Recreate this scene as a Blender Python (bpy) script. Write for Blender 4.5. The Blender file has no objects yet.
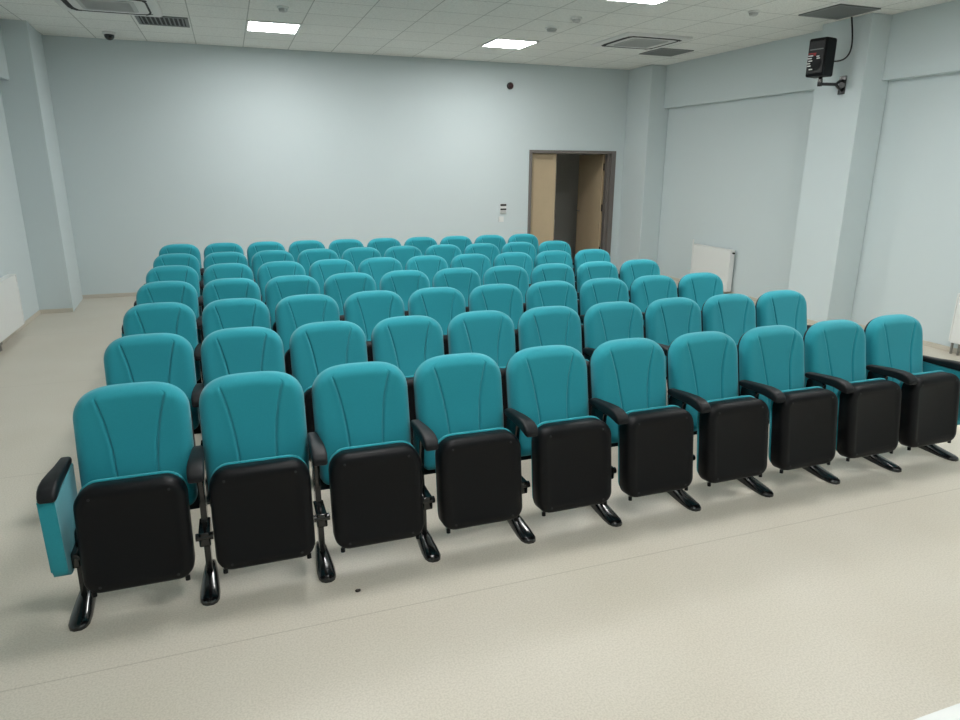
import bpy, bmesh, math, random
from mathutils import Vector, Matrix
S = bpy.context.scene
C = S.collection
PI = math.pi
random.seed(4)

# ---------------------------------------------------------------- camera, world, exposure
CAM_YAW, CAM_PITCH, CAM_ROLL, CAM_H, F_PX = 0.34723, 0.27910, 0.00575, 1.815, 676.85
cam_data = bpy.data.cameras.new('camera')
cam = bpy.data.objects.new('camera', cam_data)
C.objects.link(cam)
fw = Vector((math.sin(CAM_YAW) * math.cos(CAM_PITCH), math.cos(CAM_YAW) * math.cos(CAM_PITCH), -math.sin(CAM_PITCH)))
rt = Vector((math.cos(CAM_YAW), -math.sin(CAM_YAW), 0))
up = rt.cross(fw)
r2 = math.cos(CAM_ROLL) * rt + math.sin(CAM_ROLL) * up
u2 = -math.sin(CAM_ROLL) * rt + math.cos(CAM_ROLL) * up
cam.matrix_world = Matrix(((r2.x, u2.x, -fw.x, 0), (r2.y, u2.y, -fw.y, 0), (r2.z, u2.z, -fw.z, CAM_H), (0, 0, 0, 1)))
cam_data.sensor_width = 36.0
cam_data.lens = 36.0 * F_PX / 960.0
cam_data.clip_start = 0.05
S.camera = cam

world = bpy.data.worlds.new('world')
S.world = world
world.use_nodes = True
world.node_tree.nodes['Background'].inputs[0].default_value = (0.5, 0.55, 0.6, 1)
world.node_tree.nodes['Background'].inputs[1].default_value = 0.05

S.view_settings.view_transform = 'Standard'
S.view_settings.look = 'None'
S.view_settings.gamma = 1.0
S.view_settings.use_curve_mapping = False
S.view_settings.exposure = 1.92
LAMP_STRENGTH = 13.0
LAMP_COLOR = (1.0, 1.0, 0.985)

# ---------------------------------------------------------------- room measures
XL, XR = -2.37, 6.86          # recessed side walls
YB, YF = 10.687, -1.7         # back wall, front wall
ZC = 3.378                    # ceiling
PL, PR = -1.98, 6.49          # inner faces of the pillars
BL, BR = -2.26, 6.76          # faces of the beams
ZBEAM = 2.73

# ---------------------------------------------------------------- materials
def srgb(r, g, b):
    f = lambda c: (c / 255 / 12.92) if c / 255 <= 0.04045 else ((c / 255 + 0.055) / 1.055) ** 2.4
    return (f(r), f(g), f(b), 1.0)

def mat(name, col, rough=0.6, metal=0.0, spec=0.5, bump=None, var=None, sheen=0.0, coat=0.0):
    """bump = (scale, strength, distance); var = (scale, amount)."""
    m = bpy.data.materials.new(name)
    m.use_nodes = True
    nt = m.node_tree
    b = nt.nodes['Principled BSDF']
    b.inputs['Base Color'].default_value = col
    b.inputs['Roughness'].default_value = rough
    b.inputs['Metallic'].default_value = metal
    b.inputs['Specular IOR Level'].default_value = spec
    b.inputs['Sheen Weight'].default_value = sheen
    b.inputs['Coat Weight'].default_value = coat
    tc = nt.nodes.new('ShaderNodeTexCoord')
    if var:
        n = nt.nodes.new('ShaderNodeTexNoise')
        n.inputs['Scale'].default_value = var[0]
        n.inputs['Detail'].default_value = 4
        nt.links.new(tc.outputs['Object'], n.inputs['Vector'])
        mx = nt.nodes.new('ShaderNodeMix')
        mx.data_type = 'RGBA'
        a = var[1]
        mx.inputs[6].default_value = (col[0] * (1 - a), col[1] * (1 - a), col[2] * (1 - a), 1)
        mx.inputs[7].default_value = (min(1, col[0] * (1 + a)), min(1, col[1] * (1 + a)), min(1, col[2] * (1 + a)), 1)
        nt.links.new(n.outputs['Fac'], mx.inputs[0])
        nt.links.new(mx.outputs[2], b.inputs['Base Color'])
    if bump:
        n2 = nt.nodes.new('ShaderNodeTexNoise')
        n2.inputs['Scale'].default_value = bump[0]
        n2.inputs['Detail'].default_value = 3
        nt.links.new(tc.outputs['Object'], n2.inputs['Vector'])
        bp = nt.nodes.new('ShaderNodeBump')
        bp.inputs['Strength'].default_value = bump[1]
        bp.inputs['Distance'].default_value = bump[2]
        nt.links.new(n2.outputs['Fac'], bp.inputs['Height'])
        nt.links.new(bp.outputs['Normal'], b.inputs['Normal'])
    return m

def emit_mat(name, col, strength):
    m = bpy.data.materials.new(name)
    m.use_nodes = True
    b = m.node_tree.nodes['Principled BSDF']
    b.inputs['Base Color'].default_value = (0.8, 0.8, 0.8, 1)
    b.inputs['Emission Color'].default_value = (*col, 1)
    b.inputs['Emission Strength'].default_value = strength
    return m

M = {}
M['wall'] = mat('wall_paint', srgb(203, 214, 216), 0.75, spec=0.3, bump=(220, 0.06, 0.002), var=(1.3, 0.015))
M['teal'] = mat('teal_fabric', srgb(43, 152, 166), 0.85, spec=0.2, bump=(420, 0.15, 0.001), var=(160, 0.07), sheen=0.25)
M['black'] = mat('black_plastic', srgb(10, 11, 14), 0.48, spec=0.22, bump=(500, 0.12, 0.0006))
M['arm'] = mat('armrest_plastic', srgb(19, 21, 24), 0.5, spec=0.3, bump=(300, 0.1, 0.0008))
M['metal'] = mat('black_metal', srgb(14, 14, 15), 0.2, spec=0.5, coat=0.4)
M['white'] = mat('white_enamel', srgb(226, 228, 226), 0.35)
M['white_plastic'] = mat('white_plastic', srgb(222, 224, 222), 0.45)
M['grey_plastic'] = mat('grey_plastic', srgb(185, 188, 187), 0.5)
M['slot'] = mat('dark_slot', srgb(32, 34, 35), 0.7)
M['slat'] = mat('vent_slat_metal', srgb(118, 122, 122), 0.5)
M['wood'] = mat('door_wood', srgb(190, 170, 140), 0.5, var=(5, 0.06))
M['frame'] = mat('door_frame_metal', srgb(112, 106, 102), 0.4)
M['corridor'] = mat('corridor_paint', srgb(228, 226, 218), 0.8)
M['grout'] = mat('debris_dark', srgb(45, 38, 32), 0.8)
M['skirt'] = mat('skirting_vinyl', srgb(196, 190, 178), 0.5)
M['lamp'] = emit_mat('lamp_diffuser', LAMP_COLOR, LAMP_STRENGTH)
M['red'] = mat('red_print', srgb(170, 40, 45), 0.5)
M['grille'] = mat('speaker_grille', srgb(20, 20, 22), 0.5, bump=(400, 0.4, 0.002))
M['siren'] = mat('siren_red_black', srgb(58, 20, 22), 0.35)
M['chrome'] = mat('steel_pipe', srgb(150, 148, 144), 0.3, metal=0.8)

def ceiling_mat():
    m = mat('ceiling_tiles', srgb(205, 208, 203), 0.9, spec=0.1)
    nt = m.node_tree
    b = nt.nodes['Principled BSDF']
    tc = nt.nodes.new('ShaderNodeTexCoord')
    mp = nt.nodes.new('ShaderNodeMapping')
    mp.inputs['Location'].default_value = (0.24, 0.25, 0)
    nt.links.new(tc.outputs['Object'], mp.inputs['Vector'])
    br = nt.nodes.new('ShaderNodeTexBrick')
    br.offset = 0.0
    br.squash = 1.0
    br.inputs['Scale'].default_value = 1.0
    br.inputs['Brick Width'].default_value = 0.6
    br.inputs['Row Height'].default_value = 0.6
    br.inputs['Mortar Size'].default_value = 0.006
    br.inputs['Mortar Smooth'].default_value = 0.2
    br.inputs['Bias'].default_value = 0.0
    c = srgb(238, 240, 236)
    br.inputs['Color1'].default_value = c
    br.inputs['Color2'].default_value = (c[0] * 0.96, c[1] * 0.96, c[2] * 0.96, 1)
    br.inputs['Mortar'].default_value = srgb(185, 188, 184)
    nt.links.new(mp.outputs['Vector'], br.inputs['Vector'])
    n = nt.nodes.new('ShaderNodeTexNoise')
    n.inputs['Scale'].default_value = 60
    n.inputs['Detail'].default_value = 5
    nt.links.new(tc.outputs['Object'], n.inputs['Vector'])
    rp = nt.nodes.new('ShaderNodeValToRGB')
    rp.color_ramp.elements[0].position = 0.35
    rp.color_ramp.elements[0].color = (0.88, 0.88, 0.88, 1)
    rp.color_ramp.elements[1].position = 0.55
    rp.color_ramp.elements[1].color = (1, 1, 1, 1)
    nt.links.new(n.outputs['Fac'], rp.inputs['Fac'])
    mx = nt.nodes.new('ShaderNodeMix')
    mx.data_type = 'RGBA'
    mx.blend_type = 'MULTIPLY'
    mx.inputs[0].default_value = 1.0
    nt.links.new(br.outputs['Color'], mx.inputs[6])
    nt.links.new(rp.outputs['Color'], mx.inputs[7])
    nt.links.new(mx.outputs[2], b.inputs['Base Color'])
    return m

def floor_mat():
    base = srgb(208, 202, 189)
    m = mat('floor_vinyl', base, 0.42, spec=0.35)
    nt = m.node_tree
    b = nt.nodes['Principled BSDF']
    tc = nt.nodes.new('ShaderNodeTexCoord')
    def noise(scale, det):
        n = nt.nodes.new('ShaderNodeTexNoise')
        n.inputs['Scale'].default_value = scale
        n.inputs['Detail'].default_value = det
        nt.links.new(tc.outputs['Object'], n.inputs['Vector'])
        return n
    def ramp(src, p0, c0, p1, c1):
        r = nt.nodes.new('ShaderNodeValToRGB')
        r.color_ramp.elements[0].position = p0
        r.color_ramp.elements[0].color = c0
        r.color_ramp.elements[1].position = p1
        r.color_ramp.elements[1].color = c1
        nt.links.new(src, r.inputs['Fac'])
        return r.outputs['Color']
    def mul(a, c):
        mx = nt.nodes.new('ShaderNodeMix')
        mx.data_type = 'RGBA'
        mx.blend_type = 'MULTIPLY'
        mx.inputs[0].default_value = 1.0
        nt.links.new(a, mx.inputs[6])
        nt.links.new(c, mx.inputs[7])
        return mx.outputs[2]
    speck = ramp(noise(130, 3).outputs['Fac'], 0.36, (0.86, 0.855, 0.84, 1), 0.6, (1.0, 1.0, 1.0, 1))
    blot = ramp(noise(1.6, 4).outputs['Fac'], 0.3, (0.95, 0.94, 0.92, 1), 0.7, (1, 1, 1, 1))
    # welded seams between the vinyl sheets, every two metres
    sep = nt.nodes.new('ShaderNodeSeparateXYZ')
    nt.links.new(tc.outputs['Object'], sep.inputs[0])
    ad = nt.nodes.new('ShaderNodeMath'); ad.operation = 'ADD'
    ad.inputs[1].default_value = 2.0 - 0.453 + 8
    nt.links.new(sep.outputs['Y'], ad.inputs[0])
    mo = nt.nodes.new('ShaderNodeMath'); mo.operation = 'MODULO'
    mo.inputs[1].default_value = 2.0
    nt.links.new(ad.outputs[0], mo.inputs[0])
    lt = nt.nodes.new('ShaderNodeMath'); lt.operation = 'LESS_THAN'
    lt.inputs[1].default_value = 0.006
    nt.links.new(mo.outputs[0], lt.inputs[0])
    seam = ramp(lt.outputs[0], 0.0, (1, 1, 1, 1), 1.0, (0.80, 0.79, 0.77, 1))
    rgb = nt.nodes.new('ShaderNodeRGB')
    rgb.outputs[0].default_value = base
    nt.links.new(mul(mul(mul(rgb.outputs[0], speck), blot), seam), b.inputs['Base Color'])
    return m

M['ceiling'] = ceiling_mat()
M['floor'] = floor_mat()

# ---------------------------------------------------------------- helpers
def obj(name, bm, m, parent=None, smooth=False, angle=None):
    me = bpy.data.meshes.new(name)
    bmesh.ops.recalc_face_normals(bm, faces=bm.faces)
    bm.to_mesh(me)
    bm.free()
    me.materials.append(m)
    if smooth:
        me.polygons.foreach_set('use_smooth', [True] * len(me.polygons))
        if angle is not None:
            me.set_sharp_from_angle(angle=angle)
    o = bpy.data.objects.new(name, me)
    C.objects.link(o)
    if parent:
        o.parent = parent
    return o

def tag(o, label, cat, group=None):
    o['label'] = label
    o['category'] = cat
    if group:
        o['group'] = group
    return o

def thing(name, label, cat, loc=(0, 0, 0), rotz=0.0, group=None):
    o = bpy.data.objects.new(name, None)
    C.objects.link(o)
    o.location = loc
    o.rotation_euler = (0, 0, rotz)
    o.empty_display_size = 0.1
    return tag(o, label, cat, group)

def struct(name, bm, m, parent=None, **k):
    o = obj(name, bm, m, parent, **k)
    if parent is None:
        o['kind'] = 'structure'
    return o

def dup(root, loc, label=None):
    r = root.copy()
    C.objects.link(r)
    r.location = loc
    if label:
        r['label'] = label
    for ch in list(root.children):
        c = ch.copy()
        C.objects.link(c)
        c.parent = r
        for g in list(ch.children):
            d = g.copy()
            C.objects.link(d)
            d.parent = c
    return r

def add_box(bm, x0, x1, y0, y1, z0, z1, bev=0.0, seg=2):
    vs = [bm.verts.new((x, y, z)) for x in (x0, x1) for y in (y0, y1) for z in (z0, z1)]
    idx = [(0, 1, 3, 2), (4, 6, 7, 5), (0, 4, 5, 1), (2, 3, 7, 6), (0, 2, 6, 4), (1, 5, 7, 3)]
    fs = [bm.faces.new([vs[i] for i in f]) for f in idx]
    if bev > 0:
        es = {e for f in fs for e in f.edges}
        bmesh.ops.bevel(bm, geom=list(es), offset=bev, segments=seg, affect='EDGES', profile=0.5)
    return bm

def box_bm(*a, **k):
    return add_box(bmesh.new(), *a, **k)

def loft(bm, rings, cap0=True, cap1=True, closed=True):
    rv = [[bm.verts.new(p) for p in r] for r in rings]
    n = len(rings[0])
    for a, b in zip(rv[:-1], rv[1:]):
        for i in range(n if closed else n - 1):
            j = (i + 1) % n
            bm.faces.new((a[i], a[j], b[j], b[i]))
    if cap0:
        bm.faces.new(rv[0][::-1])
    if cap1:
        bm.faces.new(rv[-1])
    return bm

def tube(bm, pts, rad, n=10, cap=True):
    pts = [Vector(p) for p in pts]
    rads = rad if isinstance(rad, (list, tuple)) else [rad] * len(pts)
    rings = []
    prev = None
    for i, p in enumerate(pts):
        t = (pts[min(i + 1, len(pts) - 1)] - pts[max(i - 1, 0)]).normalized()
        if prev is None:
            a = Vector((0, 0, 1)) if abs(t.z) < 0.9 else Vector((1, 0, 0))
            s = t.cross(a).normalized()
        else:
            s = (prev - t * prev.dot(t)).normalized()
        prev = s
        q = t.cross(s)
        rings.append([p + rads[i] * (math.cos(k * 2 * PI / n) * s + math.sin(k * 2 * PI / n) * q) for k in range(n)])
    return loft(bm, rings, cap, cap)

def lathe(bm, prof, n=24, center=(0, 0, 0), axis='Z'):
    """prof = [(radius, height)] along the axis."""
    rings = []
    for r, h in prof:
        ring = []
        for k in range(n):
            a = 2 * PI * k / n
            x, y = r * math.cos(a), r * math.sin(a)
            v = {'Z': (x, y, h), 'Y': (x, h, y), 'X': (h, x, y)}[axis]
            ring.append((v[0] + center[0], v[1] + center[1], v[2] + center[2]))
        rings.append(ring)
    return loft(bm, rings)

def rrect(w, h, r, cx=0.0, cy=0.0, n=6, rt=None):
    """outline of a rounded rectangle, counter-clockwise; rt = another radius for the two top corners."""
    rt = r if rt is None else rt
    pts = []
    for sx, sy, a0, rr in ((1, -1, -PI / 2, r), (1, 1, 0, rt), (-1, 1, PI / 2, rt), (-1, -1, PI, r)):
        ox, oy = cx + sx * (w / 2 - rr), cy + sy * (h / 2 - rr)
        for k in range(n + 1):
            a = a0 + k / n * PI / 2
            pts.append((ox + rr * math.cos(a), oy + rr * math.sin(a)))
    return pts

def prism_x(bm, prof, x0, x1, bev=0.0, seg=2):
    """profile of (y, z) points extruded along x, with rounded rims."""
    a = [bm.verts.new((x0, y, z)) for y, z in prof]
    b = [bm.verts.new((x1, y, z)) for y, z in prof]
    n = len(prof)
    fa = bm.faces.new(a[::-1])
    fb = bm.faces.new(b)
    for i in range(n):
        j = (i + 1) % n
        bm.faces.new((a[i], a[j], b[j], b[i]))
    if bev:
        bmesh.ops.bevel(bm, geom=list(fa.edges) + list(fb.edges), offset=bev, segments=seg, affect='EDGES', profile=0.5)
    return bm

def fillet(poly, rads, n=5):
    """round the corners of a 2-D polygon."""
    out = []
    m = len(poly)
    for i, p in enumerate(poly):
        r = rads[i] if isinstance(rads, (list, tuple)) else rads
        p = Vector(p)
        a = (Vector(poly[i - 1]) - p)
        b = (Vector(poly[(i + 1) % m]) - p)
        d = min(r, a.length * 0.45, b.length * 0.45)
        if d < 1e-5:
            out.append(tuple(p))
            continue
        a = p + a.normalized() * d
        b = p + b.normalized() * d
        for k in range(n + 1):
            t = k / n
            out.append(tuple((1 - t) ** 2 * a + 2 * t * (1 - t) * p + t * t * b))
    return out

# ---------------------------------------------------------------- room shell
struct('floor', box_bm(XL - 0.2, XR + 0.2, YF - 0.2, YB + 0.16, -0.1, 0), M['floor'])
struct('ceiling', box_bm(XL - 0.2, XR + 0.2, YF - 0.2, YB + 0.2, ZC, ZC + 0.1), M['ceiling'])
struct('wall_left', box_bm(XL - 0.2, XL, YF - 0.2, YB + 0.15, 0, ZC), M['wall'])
struct('wall_right', box_bm(XR, XR + 0.2, YF - 0.2, YB + 0.15, 0, ZC), M['wall'])
struct('wall_front', box_bm(XL, XR, YF - 0.2, YF, 0, ZC), M['wall'])
DX0, DX1, DZ = 4.71, 6.335, 2.075       # door opening with its frame
bm = bmesh.new()
add_box(bm, XL, DX0, YB, YB + 0.15, 0, ZC)
add_box(bm, DX1, XR, YB, YB + 0.15, 0, ZC)
add_box(bm, DX0, DX1, YB, YB + 0.15, DZ, ZC)
struct('wall_back', bm, M['wall'])
# pillars and beams on the side walls
bm = bmesh.new()
out = [(XL, 9.72), (-2.0, 9.72), (-2.055, YB), (XL, YB)]
loft(bm, [[(x, y, z) for x, y in out] for z in (0, ZC)])
struct('trim_1', bm, M['wall'])
struct('trim_2', box_bm(PR, XR, 9.99, YB, 0, ZC, bev=0.012), M['wall'])
struct('trim_3', box_bm(PR, XR, 5.94, 6.60, 0, ZC, bev=0.008), M['wall'])
struct('trim_4', box_bm(XL, BL, YF, 9.72, ZBEAM, ZC), M['wall'])
struct('trim_5', box_bm(BR, XR, 6.60, 9.99, ZBEAM, ZC), M['wall'])
struct('trim_6', box_bm(BR, XR, YF, 5.94, ZBEAM, ZC), M['wall'])
# plaster corner bead on the left pillar
struct('trim_7', box_bm(-2.012, -1.996, 9.728, 9.80, 0, ZC, bev=0.005), M['wall'])
# coved vinyl skirting
def skirt(name, x0, x1, y0, y1, m='skirt'):
    struct(name, box_bm(x0, x1, y0, y1, 0, 0.05, bev=0.004), M[m])
skirt('baseboard_back', -2.055, DX0 - 0.01, YB - 0.014, YB)
skirt('baseboard_left', XL, XL + 0.014, YF, 9.72, 'floor')
skirt('baseboard_left_pillar', XL, -2.0, 9.706, 9.72, 'floor')
skirt('baseboard_right', XR - 0.014, XR, 6.60, 9.99, 'floor')
skirt('baseboard_right_front', XR - 0.014, XR, YF, 5.94, 'floor')
skirt('baseboard_right_pillar', PR - 0.014, PR, 5.94, 6.60, 'floor')
# the corridor behind the door
CY = 13.2
struct('floor_corridor', box_bm(4.0, 7.4, YB + 0.16, CY, -0.1, 0), M['floor'])
struct('ceiling_corridor', box_bm(4.0, 7.4, YB + 0.2, CY, 2.6, 2.7), M['corridor'])
struct('wall_corridor', box_bm(4.0, 7.4, CY, CY + 0.1, 0, 2.7), M['corridor'])
struct('wall_corridor_left', box_bm(3.9, 4.0, YB + 0.15, CY, 0, 2.7), M['corridor'])
struct('wall_corridor_right', box_bm(7.4, 7.5, YB + 0.15, CY, 0, 2.7), M['corridor'])

# door: metal frame, narrow fixed leaf on the left, wide leaf swung open on the right
door = bpy.data.objects.new('door_1', None)
C.objects.link(door)
door.location = (DX0, YB, 0)
door['kind'] = 'structure'
door['label'] = 'double door with pale wooden leaves in a grey metal frame, its wide leaf open'
W_ = DX1 - DX0
bm = bmesh.new()
FW, FL, FT = 0.085, 0.05, 0.05
add_box(bm, 0, FL, -0.02, 0.17, 0, DZ, bev=0.004)
add_box(bm, W_ - FW, W_, -0.02, 0.17, 0, DZ, bev=0.004)
add_box(bm, FL, W_ - FW, -0.02, 0.17, DZ - FT, DZ, bev=0.004)
add_box(bm, W_ - FW - 0.045, W_ - FW, 0.03, 0.11, 0, DZ - FT, bev=0.003)
obj('door_frame', bm, M['frame'], door)
lf = obj('door_leaf', box_bm(FL + 0.003, 0.545, 0.10, 0.145, 0.01, DZ - FT - 0.004, bev=0.003), M['wood'], door)
lf['label'] = 'narrow closed wooden leaf'
bm = bmesh.new()
add_box(bm, 0.5455, 0.5585, 0.108, 0.137, 0.012, DZ - FT - 0.006)
add_box(bm, 0.5455, 0.566, 0.112, 0.133, 0.93, 1.09)
obj('lock_strip', bm, M['frame'], lf)
lf = obj('door_leaf', box_bm(W_ - FW - 0.05, W_ - FW - 0.006, 0.19, 1.07, 0.01, DZ - FT - 0.004, bev=0.003), M['wood'], door)
lf['label'] = 'wide wooden leaf swung open into the corridor'
bm = bmesh.new()
for z in (0.3, 1.05, 1.75):
    tube(bm, [(W_ - FW - 0.03, 0.18, z), (W_ - FW - 0.03, 0.18, z + 0.12)], 0.012, 10)
obj('hinge', bm, M['slot'], lf)
bm = bmesh.new()
tube(bm, [(W_ - FW - 0.05, 1.0, 1.02), (W_ - FW - 0.1, 1.0, 1.02), (W_ - FW - 0.105, 0.98, 1.02), (W_ - FW - 0.105, 0.88, 1.02)], 0.01, 10)
obj('door_handle', bm, M['chrome'], lf, smooth=True)

# ---------------------------------------------------------------- ceiling lights
def light_proto():
    t = thing('ceiling_light', 'square ceiling light panel', 'ceiling light', (0, 0, ZC), group='square ceiling light panels')
    bm = bmesh.new()
    o, i = 0.2985, 0.275
    for x0, x1, y0, y1 in ((-o, o, -o, -i), (-o, o, i, o), (-o, -i, -i, i), (i, o, -i, i)):
        add_box(bm, x0, x1, y0, y1, -0.014, -0.0005)
    obj('light_frame', bm, M['white_plastic'], t)
    obj('diffuser', box_bm(-i, i, -i, i, -0.010, -0.002), M['lamp'], t)
    return t
LIGHTS = [(0.66, 9.05, 'lit square ceiling panel near the back wall above the left half of the seats'),
          (3.66, 9.05, 'lit square ceiling panel near the back wall, nearest the door'),
          (3.86, 6.12, 'lit square ceiling panel cut by the top edge of the photo'),
          (0.86, 6.25, 'lit square ceiling panel over the middle rows, out of frame left of centre'),
          (0.86, 3.65, 'lit square ceiling panel over the front row, out of frame left of centre'),
          (4.76, 3.65, 'lit square ceiling panel over the front row, out of frame right of centre'),
          (0.86, 1.05, 'lit square ceiling panel over the bare front floor, out of frame left of centre'),
          (4.76, 1.05, 'lit square ceiling panel over the bare front floor, out of frame right of centre')]
lp = light_proto()
for k, (x, y, lab) in enumerate(LIGHTS):
    if k == 0:
        lp.location = (x, y, ZC)
        lp['label'] = lab
    else:
        dup(lp, (x, y, ZC), lab)

# ---------------------------------------------------------------- auditorium seats
PITCH, X0, Y0, ROW, SHEAR = 0.5, -0.4814, 3.147, 0.9651, -0.0237
LEAN = math.tan(math.radians(11))
ZT, ZBOT = 0.8925, 0.335
def y_back(z):
    return 0.030 - (ZT - z) * LEAN

def half_w(z, w=0.231, top=ZT):
    a = 0.135
    zc = top - a
    base = w * (1 - 0.03 * max(0.0, (0.62 - z) / 0.3) ** 1.5) if z < 0.62 else w
    if z < ZBOT + 0.04:
        q = (ZBOT + 0.04 - z) / 0.04
        base -= 0.04 * (1 - math.sqrt(max(0, 1 - q * q)))
    if z <= zc:
        return base
    q = min(1.0, (z - zc) / a)
    return base * max(0.0, 1 - q ** 2.2) ** (1 / 3.3)

def z_top_at(x, w=0.231, top=ZT):
    a = 0.135
    s = min(1.0, abs(x) / w)
    return top - a + a * max(0.0, 1 - s ** 3.3) ** (1 / 2.2)

def groove_x(z):
    t = max(0.0, min(1.0, (z - 0.38) / (0.85 - 0.38)))
    return 0.078 + 0.058 * t ** 2.6

def back_cushion_bm():
    T = 0.066
    zs = [ZBOT + (0.66 - ZBOT) * (k / 22) for k in range(22)]
    zs += [ZBOT + 0.004, ZBOT + 0.010]
    zs += [0.66 + (ZT - 0.66) * math.sin(k / 40 * PI / 2) for k in range(41)]
    zs = sorted(set(zs))
    zs[-1] = ZT - 1e-5
    offs = [-0.016, -0.010, -0.006, -0.003, 0, 0.003, 0.006, 0.010, 0.016]
    bm = bmesh.new()
    front = []
    for z in zs:
        w = half_w(z)
        gx = min(groove_x(z), w * 0.72)
        sc = min(1.0, w / 0.2)
        xs = [-w + (w - gx - 0.016 * sc) * (1 - math.cos(k / 12 * PI / 2)) for k in range(12)]
        xs += [-gx + o * sc for o in offs]
        xs += [-gx + 0.016 * sc + (2 * gx - 0.032 * sc) * k / 10 for k in range(1, 10)]
        xs += [gx + o * sc for o in offs]
        xs += [w - (w - gx - 0.016 * sc) * (1 - math.cos(k / 12 * PI / 2)) for k in range(11, -1, -1)]
        row = []
        for x in xs:
            d = max(0.0, min(w - abs(x), z_top_at(x) - z, (z - ZBOT) + 0.002))
            R = 0.05
            q = 1 - min(1.0, d / R)
            th = T * (0.22 + 0.78 * math.sqrt(max(0.0, 1 - q ** 2.2)))
            th += 0.010 * math.exp(-((z - 0.50) / 0.10) ** 2) * (1 - (x / 0.23) ** 2)   # lumbar swell
            th -= 0.006 * (1 - min(1, (abs(x) / 0.2)) ** 2) * math.exp(-((z - 0.72) / 0.12) ** 2)
            fade = max(0.0, min(1.0, (0.868 - z) / 0.03))
            dx = abs(abs(x) - gx)
            th -= 0.0085 * math.exp(-(dx / 0.0042) ** 2) * fade
            th += 0.0030 * math.exp(-((abs(x) - gx - 0.012) / 0.006) ** 2) * fade
            row.append(bm.verts.new((x, y_back(z) - th, z)))
        front.append(row)
    n = len(front[0])
    back = []
    for z, row in zip(zs, front):
        back.append([bm.verts.new((row[0].co.x, y_back(z), z)), bm.verts.new((row[-1].co.x, y_back(z), z))])
    for a, b, p, q in zip(front[:-1], front[1:], back[:-1], back[1:]):
        for i in range(n - 1):
            bm.faces.new((a[i], a[i + 1], b[i + 1], b[i]))
        bm.faces.new((a[-1], p[1], q[1], b[-1]))
        bm.faces.new((p[1], p[0], q[0], q[1]))
        bm.faces.new((p[0], a[0], b[0], q[0]))
    bm.faces.new(front[0][::-1] + back[0])
    bm.faces.new(front[-1] + back[-1][::-1])
    bmesh.ops.remove_doubles(bm, verts=bm.verts, dist=1e-5)
    return bm

def back_shell_bm():
    zb, zt = 0.300, ZT - 0.006
    zs = [zb + (0.66 - zb) * k / 8 for k in range(8)] + [0.66 + (zt - 0.66) * math.sin(k / 20 * PI / 2) for k in range(21)]
    zs[-1] = zt - 1e-5
    rings = []
    pts_out = []
    for z in zs:
        pts_out.append((half_w(max(z, ZBOT + 0.05), 0.232, zt), z))
    outline = [(w, z) for w, z in pts_out] + [(-w, z) for w, z in pts_out[::-1]]
    def ring(depth, inset):
        out = []
        for x, z in outline:
            cx, cz = 0, 0.6
            s = 1 - inset / 0.22
            zz = cz + (z - cz) * (1 - inset / 0.29)
            out.append((x * s, y_back(zz) + depth, zz))
        return out
    bm = bmesh.new()
    loft(bm, [ring(0.0005, 0.0), ring(0.010, 0.0), ring(0.022, 0.006), ring(0.028, 0.03), ring(0.030, 0.10)])
    return bm

V0, V1 = Vector((0, -0.420, 0.146)), Vector((0, -0.367, 0.589))     # folded pan, bottom and top of its underside
VV = (V1 - V0).normalized()
NN = Vector((0, VV.z, -VV.y))
PL_LEN = (V1 - V0).length
PAN_W = 0.415
def pan_pt(x, v, d):
    p = V0 + VV * (v + PL_LEN / 2) + NN * d
    return (x, p.y, p.z)
def pan_ring(inset, d, lift=0.0):
    return [pan_pt(x, v + lift, d) for x, v in rrect(PAN_W - 2 * inset, PL_LEN - 2 * inset, max(0.012, 0.065 - inset), rt=max(0.02, 0.085 - inset), n=7)]
def pan_shell_bm():
    bm = bmesh.new()
    loft(bm, [pan_ring(0.055, 0.0035), pan_ring(0.045, 0.0005), pan_ring(0.034, 0.0), pan_ring(0.022, 0.002), pan_ring(0.011, 0.008), pan_ring(0.004, 0.018), pan_ring(0.0, 0.034), pan_ring(0.0, 0.088), pan_ring(0.004, 0.092)])
    return bm
def pan_cushion_bm():
    bm = bmesh.new()
    loft(bm, [*[pan_ring(i, d, 0.009) for i, d in ((0.008, 0.0925), (0.004, 0.094), (0.002, 0.098), (0.003, 0.106), (0.009, 0.115), (0.022, 0.122), (0.05, 0.127), (0.09, 0.129))]])
    return bm

STX = -0.250       # the standard to the left of a seat
def standard_bm(x, end=False):
    bm = bmesh.new()
    plate = fillet([(-0.215, 0.571), (-0.085, 0.571), (-0.075, 0.40), (-0.115, 0.30), (-0.155, 0.19), (-0.175, 0.032), (-0.232, 0.032), (-0.215, 0.20), (-0.185, 0.36)], 0.02, 3)
    if end:      # at the end of a row the upholstered panel takes over from here
        plate = fillet([(-0.195, 0.33), (-0.10, 0.33), (-0.115, 0.30), (-0.155, 0.19), (-0.175, 0.032), (-0.232, 0.032), (-0.215, 0.20)], 0.02, 3)
    prism_x(bm, plate, x - 0.0132, x + 0.0132, 0.004, 2)
    return bm
def foot_bm(x):
    # a rounded bar on the floor, low and wide at the toe, high where the post stands
    st = [(-0.075, 0.014, 0.018), (-0.085, 0.022, 0.030), (-0.12, 0.026, 0.050), (-0.17, 0.030, 0.056), (-0.24, 0.036, 0.048), (-0.32, 0.041, 0.034), (-0.375, 0.039, 0.027), (-0.400, 0.029, 0.022), (-0.412, 0.013, 0.015)]
    rings = []
    for y, hw, h in st:
        prof = [(-hw, 0.0), (hw, 0.0), (hw, h * 0.45), (hw * 0.8, h * 0.85), (hw * 0.4, h), (-hw * 0.4, h), (-hw * 0.8, h * 0.85), (-hw, h * 0.45)]
        rings.append([(x + a, y, b) for a, b in prof])
    return loft(bmesh.new(), rings)
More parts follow.
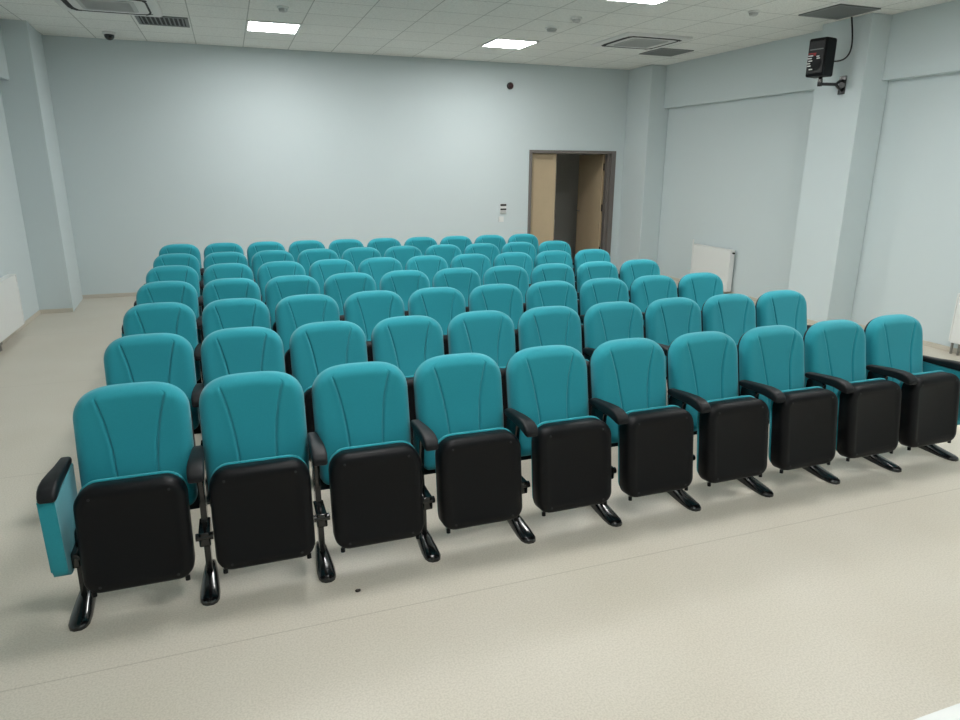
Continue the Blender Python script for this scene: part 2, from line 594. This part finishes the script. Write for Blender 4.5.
def pivot_bm(x, left=True, right=True):
    bm = bmesh.new()
    add_box(bm, x - 0.024, x + 0.024, -0.300, -0.150, 0.218, 0.285, bev=0.006)
    x0 = x - 0.036 if left else x - 0.02
    x1 = x + 0.036 if right else x + 0.02
    tube(bm, [(x0, -0.285, 0.262), (x1, -0.285, 0.262)], 0.017, 12)
    return bm
def armrest_bm(x, wid=1.0, rear=0.0):
    st = [(-0.070, 0.020, 0.574, 0.600), (-0.084, 0.022, 0.570, 0.606), (-0.13, 0.025, 0.570, 0.612), (-0.22, 0.029, 0.574, 0.622), (-0.29, 0.032, 0.576, 0.627),
          (-0.340, 0.033, 0.570, 0.624), (-0.368, 0.033, 0.565, 0.615), (-0.386, 0.031, 0.564, 0.603), (-0.394, 0.027, 0.569, 0.590)]
    rings = []
    for k, (y, hw, zb, zt) in enumerate(st):
        if k < 2:
            y += rear
        hw *= wid
        h = zt - zb
        rings.append([(x + a, y, zb + h / 2 + b) for a, b in rrect(hw * 2, h, min(0.011, h * 0.45), n=3)])
    return loft(bmesh.new(), rings)
def side_panel_bm(x):
    prof = fillet([(-0.380, 0.573), (-0.362, 0.228), (-0.31, 0.205), (-0.06, 0.225), (-0.02, 0.573)], [0.006, 0.045, 0.05, 0.04, 0.006], 5)
    return prism_x(bmesh.new(), prof, x - 0.030, x + 0.030, 0.014, 4)

ORD = ['leftmost', 'second', 'third', 'fourth', 'fifth', 'sixth', 'seventh', 'eighth', 'ninth', 'rightmost']
ROWN = ['front', 'second', 'third', 'fourth', 'fifth', 'sixth', 'back']
MESH = {}
def part(key, fn, name, m, parent, smooth=True, angle=math.radians(50)):
    if key in MESH:
        o = bpy.data.objects.new(name, MESH[key])
        C.objects.link(o)
        o.parent = parent
        return o
    o = obj(name, fn(), m, parent, smooth=smooth, angle=angle)
    MESH[key] = o.data
    return o

def make_seat(end, detail):
    t = thing('auditorium_seat', 'teal folding auditorium seat', 'seat', group='teal folding seats')
    part('bc', back_cushion_bm, 'backrest', M['teal'], t, angle=math.radians(75))
    part('bs', back_shell_bm, 'backrest_shell', M['black'], t)
    part('pc', pan_cushion_bm, 'seat_cushion', M['teal'], t, angle=math.radians(75))
    sh = part('ps', pan_shell_bm, 'seat_shell', M['black'], t, angle=math.radians(60))
    if detail:
        for k, (sx, v) in enumerate(((-1, 0.18), (1, 0.18), (-1, -0.19), (1, -0.19))):
            def sbm(sx=sx, v=v):
                bm = bmesh.new()
                return loft(bm, [[pan_pt(sx * 0.145 + r * math.cos(a * PI / 6), v + r * math.sin(a * PI / 6), d) for a in range(12)]
                                 for r, d in ((0.006, 0.003), (0.006, -0.0012), (0.004, -0.002))])
            part('sc%d' % k, sbm, 'screw', M['slot'], sh)
        for k, sx in enumerate((-1, 1)):
            def bbm(sx=sx):
                return tube(bmesh.new(), [pan_pt(sx * 0.175, -PL_LEN / 2 + 0.006, 0.034), pan_pt(sx * 0.175, -PL_LEN / 2 - 0.013, 0.034)], 0.010, 10)
            part('bu%d' % k, bbm, 'bumper', M['black'], sh)
    part('stl' if end == 'left' else 'st', lambda: standard_bm(STX, end == 'left'), 'leg', M['metal'], t, angle=math.radians(40))
    lg = t.children[-1]
    part('ft', lambda: foot_bm(STX), 'foot', M['metal'], lg)
    if end == 'left':
        part('pvl', lambda: pivot_bm(STX, False, True), 'pivot', M['metal'], t)
        part('arl', lambda: armrest_bm(STX - 0.030, 1.0, 0.055), 'armrest', M['arm'], t)
        part('spl', lambda: side_panel_bm(STX - 0.036), 'side_panel', M['teal'], t)
    else:
        part('pv', lambda: pivot_bm(STX), 'pivot', M['metal'], t)
        part('ar', lambda: armrest_bm(STX), 'armrest', M['arm'], t)
    if end == 'right':
        RX = STX + PITCH
        part('str', lambda: standard_bm(RX, True), 'leg', M['metal'], t, angle=math.radians(40))
        lg = t.children[-1]
        part('ftr', lambda: foot_bm(RX), 'foot', M['metal'], lg)
        part('pvr', lambda: pivot_bm(RX, True, False), 'pivot', M['metal'], t)
        part('arr', lambda: armrest_bm(RX + 0.030, 1.0, 0.055), 'armrest', M['arm'], t)
        part('spr', lambda: side_panel_bm(RX + 0.036), 'side_panel', M['teal'], t)
    return t

protos = {}
for i in range(7):
    for j in range(10):
        end = 'left' if j == 0 else 'right' if j == 9 else 'mid'
        key = (end, i == 0)
        loc = (X0 + j * PITCH + i * SHEAR, Y0 + i * ROW, 0)
        row = ['front row', 'second row from the front', 'third row from the front', 'middle row of the seven',
               'third row from the back', 'second row from the back', 'back row'][i]
        face = ' with black seat folded up,' if i == 0 else ''
        if j == 0:
            lab = 'leftmost teal folding seat%s in the %s' % (face, row)
        elif j == 9:
            lab = 'rightmost teal folding seat%s in the %s' % (face, row)
        elif j < 5:
            lab = 'teal folding seat%s %s from the left in the %s' % (face, ORD[j], row)
        else:
            lab = 'teal folding seat%s %s from the right in the %s' % (face, ORD[9 - j], row)
        if key not in protos:
            protos[key] = make_seat(*key)
            protos[key].location = loc
            protos[key]['label'] = lab
        else:
            dup(protos[key], loc, lab)

# ---------------------------------------------------------------- ceiling fittings
def cassette(x, y, lab):
    t = thing('air_conditioner', lab, 'air conditioner', (x, y, ZC), group='ceiling cassette air conditioners')
    bm = bmesh.new()
    R = lambda w, z, r: [(a, b, z) for a, b in rrect(w, w, r, n=6)]
    loft(bm, [R(0.95, -0.0005, 0.05), R(0.95, -0.018, 0.05), R(0.92, -0.028, 0.05)])
    obj('panel', bm, M['white_plastic'], t, smooth=True, angle=0.5)
    bm = bmesh.new()
    loft(bm, [R(0.52, -0.0285, 0.04), R(0.52, -0.034, 0.04), R(0.50, -0.038, 0.04)])
    g = obj('grille', bm, M['grey_plastic'], t)
    bm = bmesh.new()
    for k in range(-8, 9):
        add_box(bm, -0.22, 0.22, k * 0.026 - 0.004, k * 0.026 + 0.004, -0.041, -0.0383)
    obj('slat', bm, M['grey_plastic'], g)
    for k in range(4):
        bm = bmesh.new()
        # curved slot: straight in the middle, bending round towards the corners
        pts = []
        for s in range(-10, 11):
            u = s / 10
            pts.append((u * 0.385, -0.37 + 0.05 * max(0, abs(u) - 0.6) ** 1.5 / 0.25))
        rot = Matrix.Rotation(k * PI / 2, 2)
        rings = []
        for px, py in pts:
            w = 0.026 if k in (0, 3) else 0.010
            q = []
            for dy, dz in ((-w, -0.0283), (w, -0.0283), (w, -0.032), (-w, -0.032)):
                v = rot @ Vector((px, py + dy))
                q.append((v.x, v.y, dz))
            rings.append(q)
        loft(bm, rings)
        obj('air_slot', bm, M['slot'], t)
    return t
cassette(5.16, 8.25, 'white ceiling cassette with dark curved air slots, nearest the right wall')
cassette(-0.98, 8.35, 'white ceiling cassette with dark curved air slots, above the left aisle')

def vent(x, y, lab, rot=0.0):
    t = thing('ceiling_vent', lab, 'vent', (x, y, ZC), rot, group='louvred ceiling vents')
    bm = bmesh.new()
    o, i = 0.27, 0.235
    for x0, x1, y0, y1 in ((-o, o, -o, -i), (-o, o, i, o), (-o, -i, -i, i), (i, o, -i, i)):
        add_box(bm, x0, x1, y0, y1, -0.012, -0.0005)
    obj('vent_frame', bm, M['slat'], t)
    obj('backing', box_bm(-i, i, -i, i, -0.003, -0.0005), M['slot'], t)
    for k in range(10):
        bm = bmesh.new()
        xx = -0.21 + k * 0.0467
        loft(bm, [[(xx - 0.010, yy, -0.004), (xx - 0.007, yy, -0.004), (xx + 0.010, yy, -0.013), (xx + 0.007, yy, -0.013)] for yy in (-i, i)])
        obj('slat', bm, M['slat'], t)
    return t
vent(-0.53, 9.14, 'dark louvred square vent beside the ceiling cassette above the left aisle')
vent(5.98, 8.88, 'dark louvred square vent behind the ceiling cassette near the right wall')
vent(6.12, 6.03, 'dark louvred square vent beside the pillar with the loudspeaker')

dm = thing('dome_camera', 'small black dome camera on the ceiling near the back wall', 'security camera', (-1.22, 10.15, ZC))
obj('base', lathe(bmesh.new(), [(0.075, -0.0005), (0.075, -0.02), (0.066, -0.03)]), M['white_plastic'], dm, smooth=True, angle=0.6)
obj('dome', lathe(bmesh.new(), [(0.058, -0.0305), (0.058, -0.045), (0.05, -0.068), (0.034, -0.085), (0.012, -0.093)]), M['metal'], dm, smooth=True)

def detector(x, y, lab, r=0.055):
    t = thing('smoke_detector', lab, 'smoke detector', (x, y, ZC), group='ceiling smoke detectors')
    obj('base', lathe(bmesh.new(), [(r, -0.0005), (r, -0.015), (r * 0.94, -0.018)]), M['white_plastic'], t, smooth=True, angle=0.6)
    obj('sensor_head', lathe(bmesh.new(), [(r * 0.75, -0.0185), (r * 0.75, -0.03), (r * 0.6, -0.045), (r * 0.25, -0.05)]), M['grey_plastic'], t, smooth=True, angle=0.6)
detector(3.72, 7.88, 'flat round smoke detector just in front of the lit panel nearest the door', 0.08)
detector(3.74, 7.30, 'small smoke detector one tile nearer than the flat round one', 0.06)
detector(5.29, 6.33, 'small smoke detector between the right cassette and the pillar vent', 0.06)
detector(0.69, 7.93, 'small smoke detector in front of the lit panel above the left half', 0.06)

# ---------------------------------------------------------------- back wall fittings
t = thing('alarm_sounder', 'small dark red round alarm sounder high on the back wall', 'alarm', (4.345, YB, 3.04))
obj('base', lathe(bmesh.new(), [(0.052, -0.0005), (0.052, -0.03), (0.048, -0.034)], axis='Y'), M['slot'], t, smooth=True, angle=0.6)
obj('sounder_dome', lathe(bmesh.new(), [(0.044, -0.0345), (0.042, -0.055), (0.03, -0.068), (0.01, -0.072)], axis='Y'), M['siren'], t, smooth=True)

t = thing('thermostat', 'small white wall control with dark bands left of the door', 'thermostat', (4.255, YB, 1.145))
obj('body', box_bm(-0.055, 0.055, -0.022, -0.0005, -0.085, 0.075, bev=0.005), M['white_plastic'], t)
obj('display', box_bm(-0.052, 0.052, -0.026, -0.0225, 0.036, 0.068, bev=0.001), M['slot'], t)
obj('button_strip', box_bm(-0.052, 0.052, -0.026, -0.0225, -0.03, -0.004, bev=0.001), M['slot'], t)
obj('lower_cover', box_bm(-0.048, 0.048, -0.025, -0.0225, -0.08, -0.035, bev=0.001), M['grey_plastic'], t)
t = thing('light_switch', 'white light switch on the back wall below the wall control', 'light switch', (4.225, YB, 0.965))
obj('plate', box_bm(-0.045, 0.045, -0.010, -0.0005, -0.045, 0.045, bev=0.004), M['white_plastic'], t)
obj('rocker', box_bm(-0.028, 0.028, -0.015, -0.0105, -0.028, 0.028, bev=0.002), M['white'], t)

# ---------------------------------------------------------------- radiators
def radiator(x, y0, y1, z0, z1, face, lab, near=1):
    """panel radiator on a side wall; face = -1 looks towards -x."""
    t = thing('radiator', lab, 'radiator', (x, (y0 + y1) / 2, 0), group='white panel radiators')
    L = (y1 - y0) / 2
    bm = bmesh.new()
    for k in range(2):
        a = face * (0.035 + k * 0.05)
        b = a + face * 0.02
        add_box(bm, min(a, b), max(a, b), -L, L, z0 + 0.01, z1 - 0.01, bev=0.006)
    obj('panel', bm, M['white'], t)
    bm = bmesh.new()
    n = int(L * 2 / 0.05)
    xf = face * 0.106
    for k in range(n):
        yy = -L + 0.03 + k * (2 * L - 0.06) / (n - 1)
        add_box(bm, min(xf, xf - face * 0.002), max(xf, xf - face * 0.002), yy - 0.012, yy + 0.012, z0 + 0.04, z1 - 0.05, bev=0.0008, seg=1)
    obj('rib', bm, M['white'], t)
    a, b = sorted((face * 0.03, face * 0.11))
    obj('top_grille', box_bm(a, b, -L, L, z1 - 0.0095, z1, bev=0.002), M['white'], t)
    for s in (-1, 1):
        e0, e1 = sorted((s * (L + 0.0005), s * (L + 0.012)))
        obj('side_cover', box_bm(a, b, e0, e1, z0 + 0.02, z1, bev=0.003), M['white'], t)
    obj('bracket', box_bm(*sorted((face * 0.0005, face * 0.034)), -L * 0.6, L * 0.6, z1 - 0.2, z1 - 0.15), M['white'], t)
    return t
def pipes(t, face, yend, z0):
    for k, dy in enumerate((0.05, 0.11)):
        bm = bmesh.new()
        tube(bm, [(face * 0.07, yend + dy, 0.001), (face * 0.07, yend + dy, z0 + 0.03)], 0.011, 10)
        lathe(bm, [(0.02, z0 - 0.03), (0.024, z0 - 0.02), (0.024, z0), (0.015, z0 + 0.008)], 12, (face * 0.07, yend + dy, 0))
        obj('supply_pipe', bm, M['chrome'], t, smooth=True, angle=0.7)
r_ = radiator(XR, 8.04, 8.90, 0.04, 0.665, -1, 'white panel radiator on the right wall between the two pillars')
obj('vent_key', lathe(bmesh.new(), [(0.012, 0.0), (0.012, 0.03), (0.008, 0.034)], 12, (-0.07, -0.443 - 0.035, 0.62), 'Y'), M['slot'], r_)
obj('bleed_pipe', tube(bmesh.new(), [(-0.09, 0.455, 0.57), (-0.09, 0.455, 0.73)], 0.012), M['white'], r_)
r_ = radiator(XL, 7.66, 8.61, 0.09, 0.66, 1, 'white panel radiator low on the left wall before the pillar')
pipes(r_, 1, -0.42, 0.09)
r_ = radiator(XR, 3.68, 4.65, 0.11, 0.62, -1, 'white panel radiator behind the right end of the front row')
bm = bmesh.new()
tube(bm, [(-0.07, 0.475, 0.001), (-0.07, 0.475, 0.20), (-0.07, 0.50, 0.24), (-0.07, 0.50, 0.36)], 0.012)
lathe(bm, [(0.02, 0.17), (0.026, 0.18), (0.026, 0.22), (0.016, 0.23)], 12, (-0.07, 0.475, 0))
obj('supply_pipe', bm, M['chrome'], r_, smooth=True, angle=0.7)
bm = bmesh.new()
tube(bm, [(-0.07, 0.40, 0.001), (-0.07, 0.40, 0.172)], 0.012)
obj('return_pipe', bm, M['chrome'], r_, smooth=True, angle=0.7)

# ---------------------------------------------------------------- loudspeaker on the right pillar
SPX, SPY, SPZ, SPA = 6.135, 6.20, 2.765, math.radians(13)
t = thing('loudspeaker', 'black box loudspeaker mounted high on the right pillar', 'loudspeaker', (SPX, SPY, SPZ), SPA)
# front looks along local -x
prof = rrect(0.19, 0.21, 0.02, n=5)
bm = bmesh.new()
loft(bm, [[(a * s, b * s, z) for a, b in prof] for z, s in ((0.0, 0.93), (0.012, 1.0), (0.365, 1.0), (0.38, 0.93))])
obj('cabinet', bm, M['black'], t, smooth=True, angle=0.6)
gr = obj('grille', box_bm(-0.106, -0.0955, -0.09, 0.09, 0.03, 0.35, bev=0.004), M['grille'], t)
obj('rim', lathe(bmesh.new(), [(0.078, -0.1065), (0.078, -0.111), (0.072, -0.111), (0.072, -0.1065)], 28, (0, 0, 0.13), 'X'), M['arm'], t)
bm = bmesh.new()
add_box(bm, -0.109, -0.1065, -0.08, 0.07, 0.262, 0.272)
obj('trim_strip', bm, M['slat'], t)
bm = bmesh.new()
for k, (y0, y1, z0) in enumerate(((0.03, 0.10, 0.20), (0.045, 0.105, 0.175), (0.035, 0.09, 0.15), (0.06, 0.105, 0.125), (0.05, 0.1, 0.10), (0.02, 0.07, 0.065), (-0.06, -0.02, 0.19), (-0.07, -0.025, 0.17))):
    add_box(bm, -0.1135, -0.1115, y0 * 0.8, y1 * 0.8, z0, z0 + 0.011)
obj('label_print', bm, M['white_plastic'], t)
bm = bmesh.new()
add_box(bm, -0.1135, -0.1115, -0.01, 0.08, 0.222, 0.232)
add_box(bm, -0.1135, -0.1115, -0.005, 0.02, 0.205, 0.222)
obj('red_mark', bm, M['red'], t)

t = thing('speaker_bracket', 'black metal wall bracket holding up the loudspeaker on the pillar', 'bracket', (PR, 6.20, 2.70))
bm = bmesh.new()
add_box(bm, -0.012, -0.0005, -0.045, 0.045, -0.10, 0.09, bev=0.003)
obj('wall_plate', bm, M['metal'], t)
bm = bmesh.new()
tube(bm, [(-0.0125, 0, 0.045), (-0.06, 0, 0.03), (-0.10, 0, 0.0)], 0.015)
tube(bm, [(-0.0125, 0, -0.06), (-0.06, 0, -0.03), (-0.10, 0, 0.0)], 0.015)
tube(bm, [(-0.09, 0, 0.0), (-0.30, 0, -0.005)], 0.018)
obj('arm', bm, M['metal'], t, smooth=True, angle=0.7)
bm = bmesh.new()
lathe(bm, [(0.022, -0.03), (0.026, -0.02), (0.026, 0.02), (0.02, 0.0635)], 16, (-0.325, 0, 0))
obj('swivel', bm, M['metal'], t, smooth=True, angle=0.7)

bm = bmesh.new()
def bez(p0, p1, p2, p3, n=18):
    out = []
    for k in range(n + 1):
        q = k / n
        out.append(tuple((1 - q) ** 3 * a + 3 * q * (1 - q) ** 2 * b + 3 * q * q * (1 - q) * c + q ** 3 * d for a, b, c, d in zip(p0, p1, p2, p3)))
    return out
tube(bm, bez((6.46, 6.18, ZC - 0.001), (6.58 - 0.11, 6.14, 3.15), (6.44, 6.0, 2.88), (SPX + 0.112, SPY + 0.0, 2.93)), 0.008, 8)
tag(obj('speaker_cable', bm, M['slot'], None, smooth=True), 'thin black cable hanging from ceiling to loudspeaker', 'cable')

# ---------------------------------------------------------------- small things
bm = bmesh.new()
bmesh.ops.create_icosphere(bm, subdivisions=2, radius=0.011)
for v in bm.verts:
    v.co = Vector((v.co.x * 1.2, v.co.y * 0.8, v.co.z * 0.6 + 0.0066)) * (1 + 0.12 * math.sin(v.co.x * 700 + v.co.y * 400))
d = tag(obj('crumb', bm, M['grout']), 'tiny dark crumb of dirt on the bare floor before the front row', 'debris')
d.location = (0.381, 2.622, 0.001)

# white table of which only the rounded corner enters the picture
t = thing('table', 'white table top corner at the bottom right edge of the photo', 'table', (1.80, 0.42, 0))
out = rrect(1.40, 0.67, 0.10, n=8)
bm = bmesh.new()
loft(bm, [[(a * s, b * (s * 1.0), z) for a, b in out] for z, s in ((0.715, 0.992), (0.719, 1.0), (0.737, 1.0), (0.740, 0.994))])
obj('table_top', bm, M['white_plastic'], t, smooth=True, angle=0.6)
for sx in (-1, 1):
    for sy in (-1, 1):
        obj('leg', tube(bmesh.new(), [(sx * 0.6, sy * 0.25, 0.001), (sx * 0.6, sy * 0.25, 0.7145)], 0.018, 12), M['chrome'], t, smooth=True, angle=0.7)
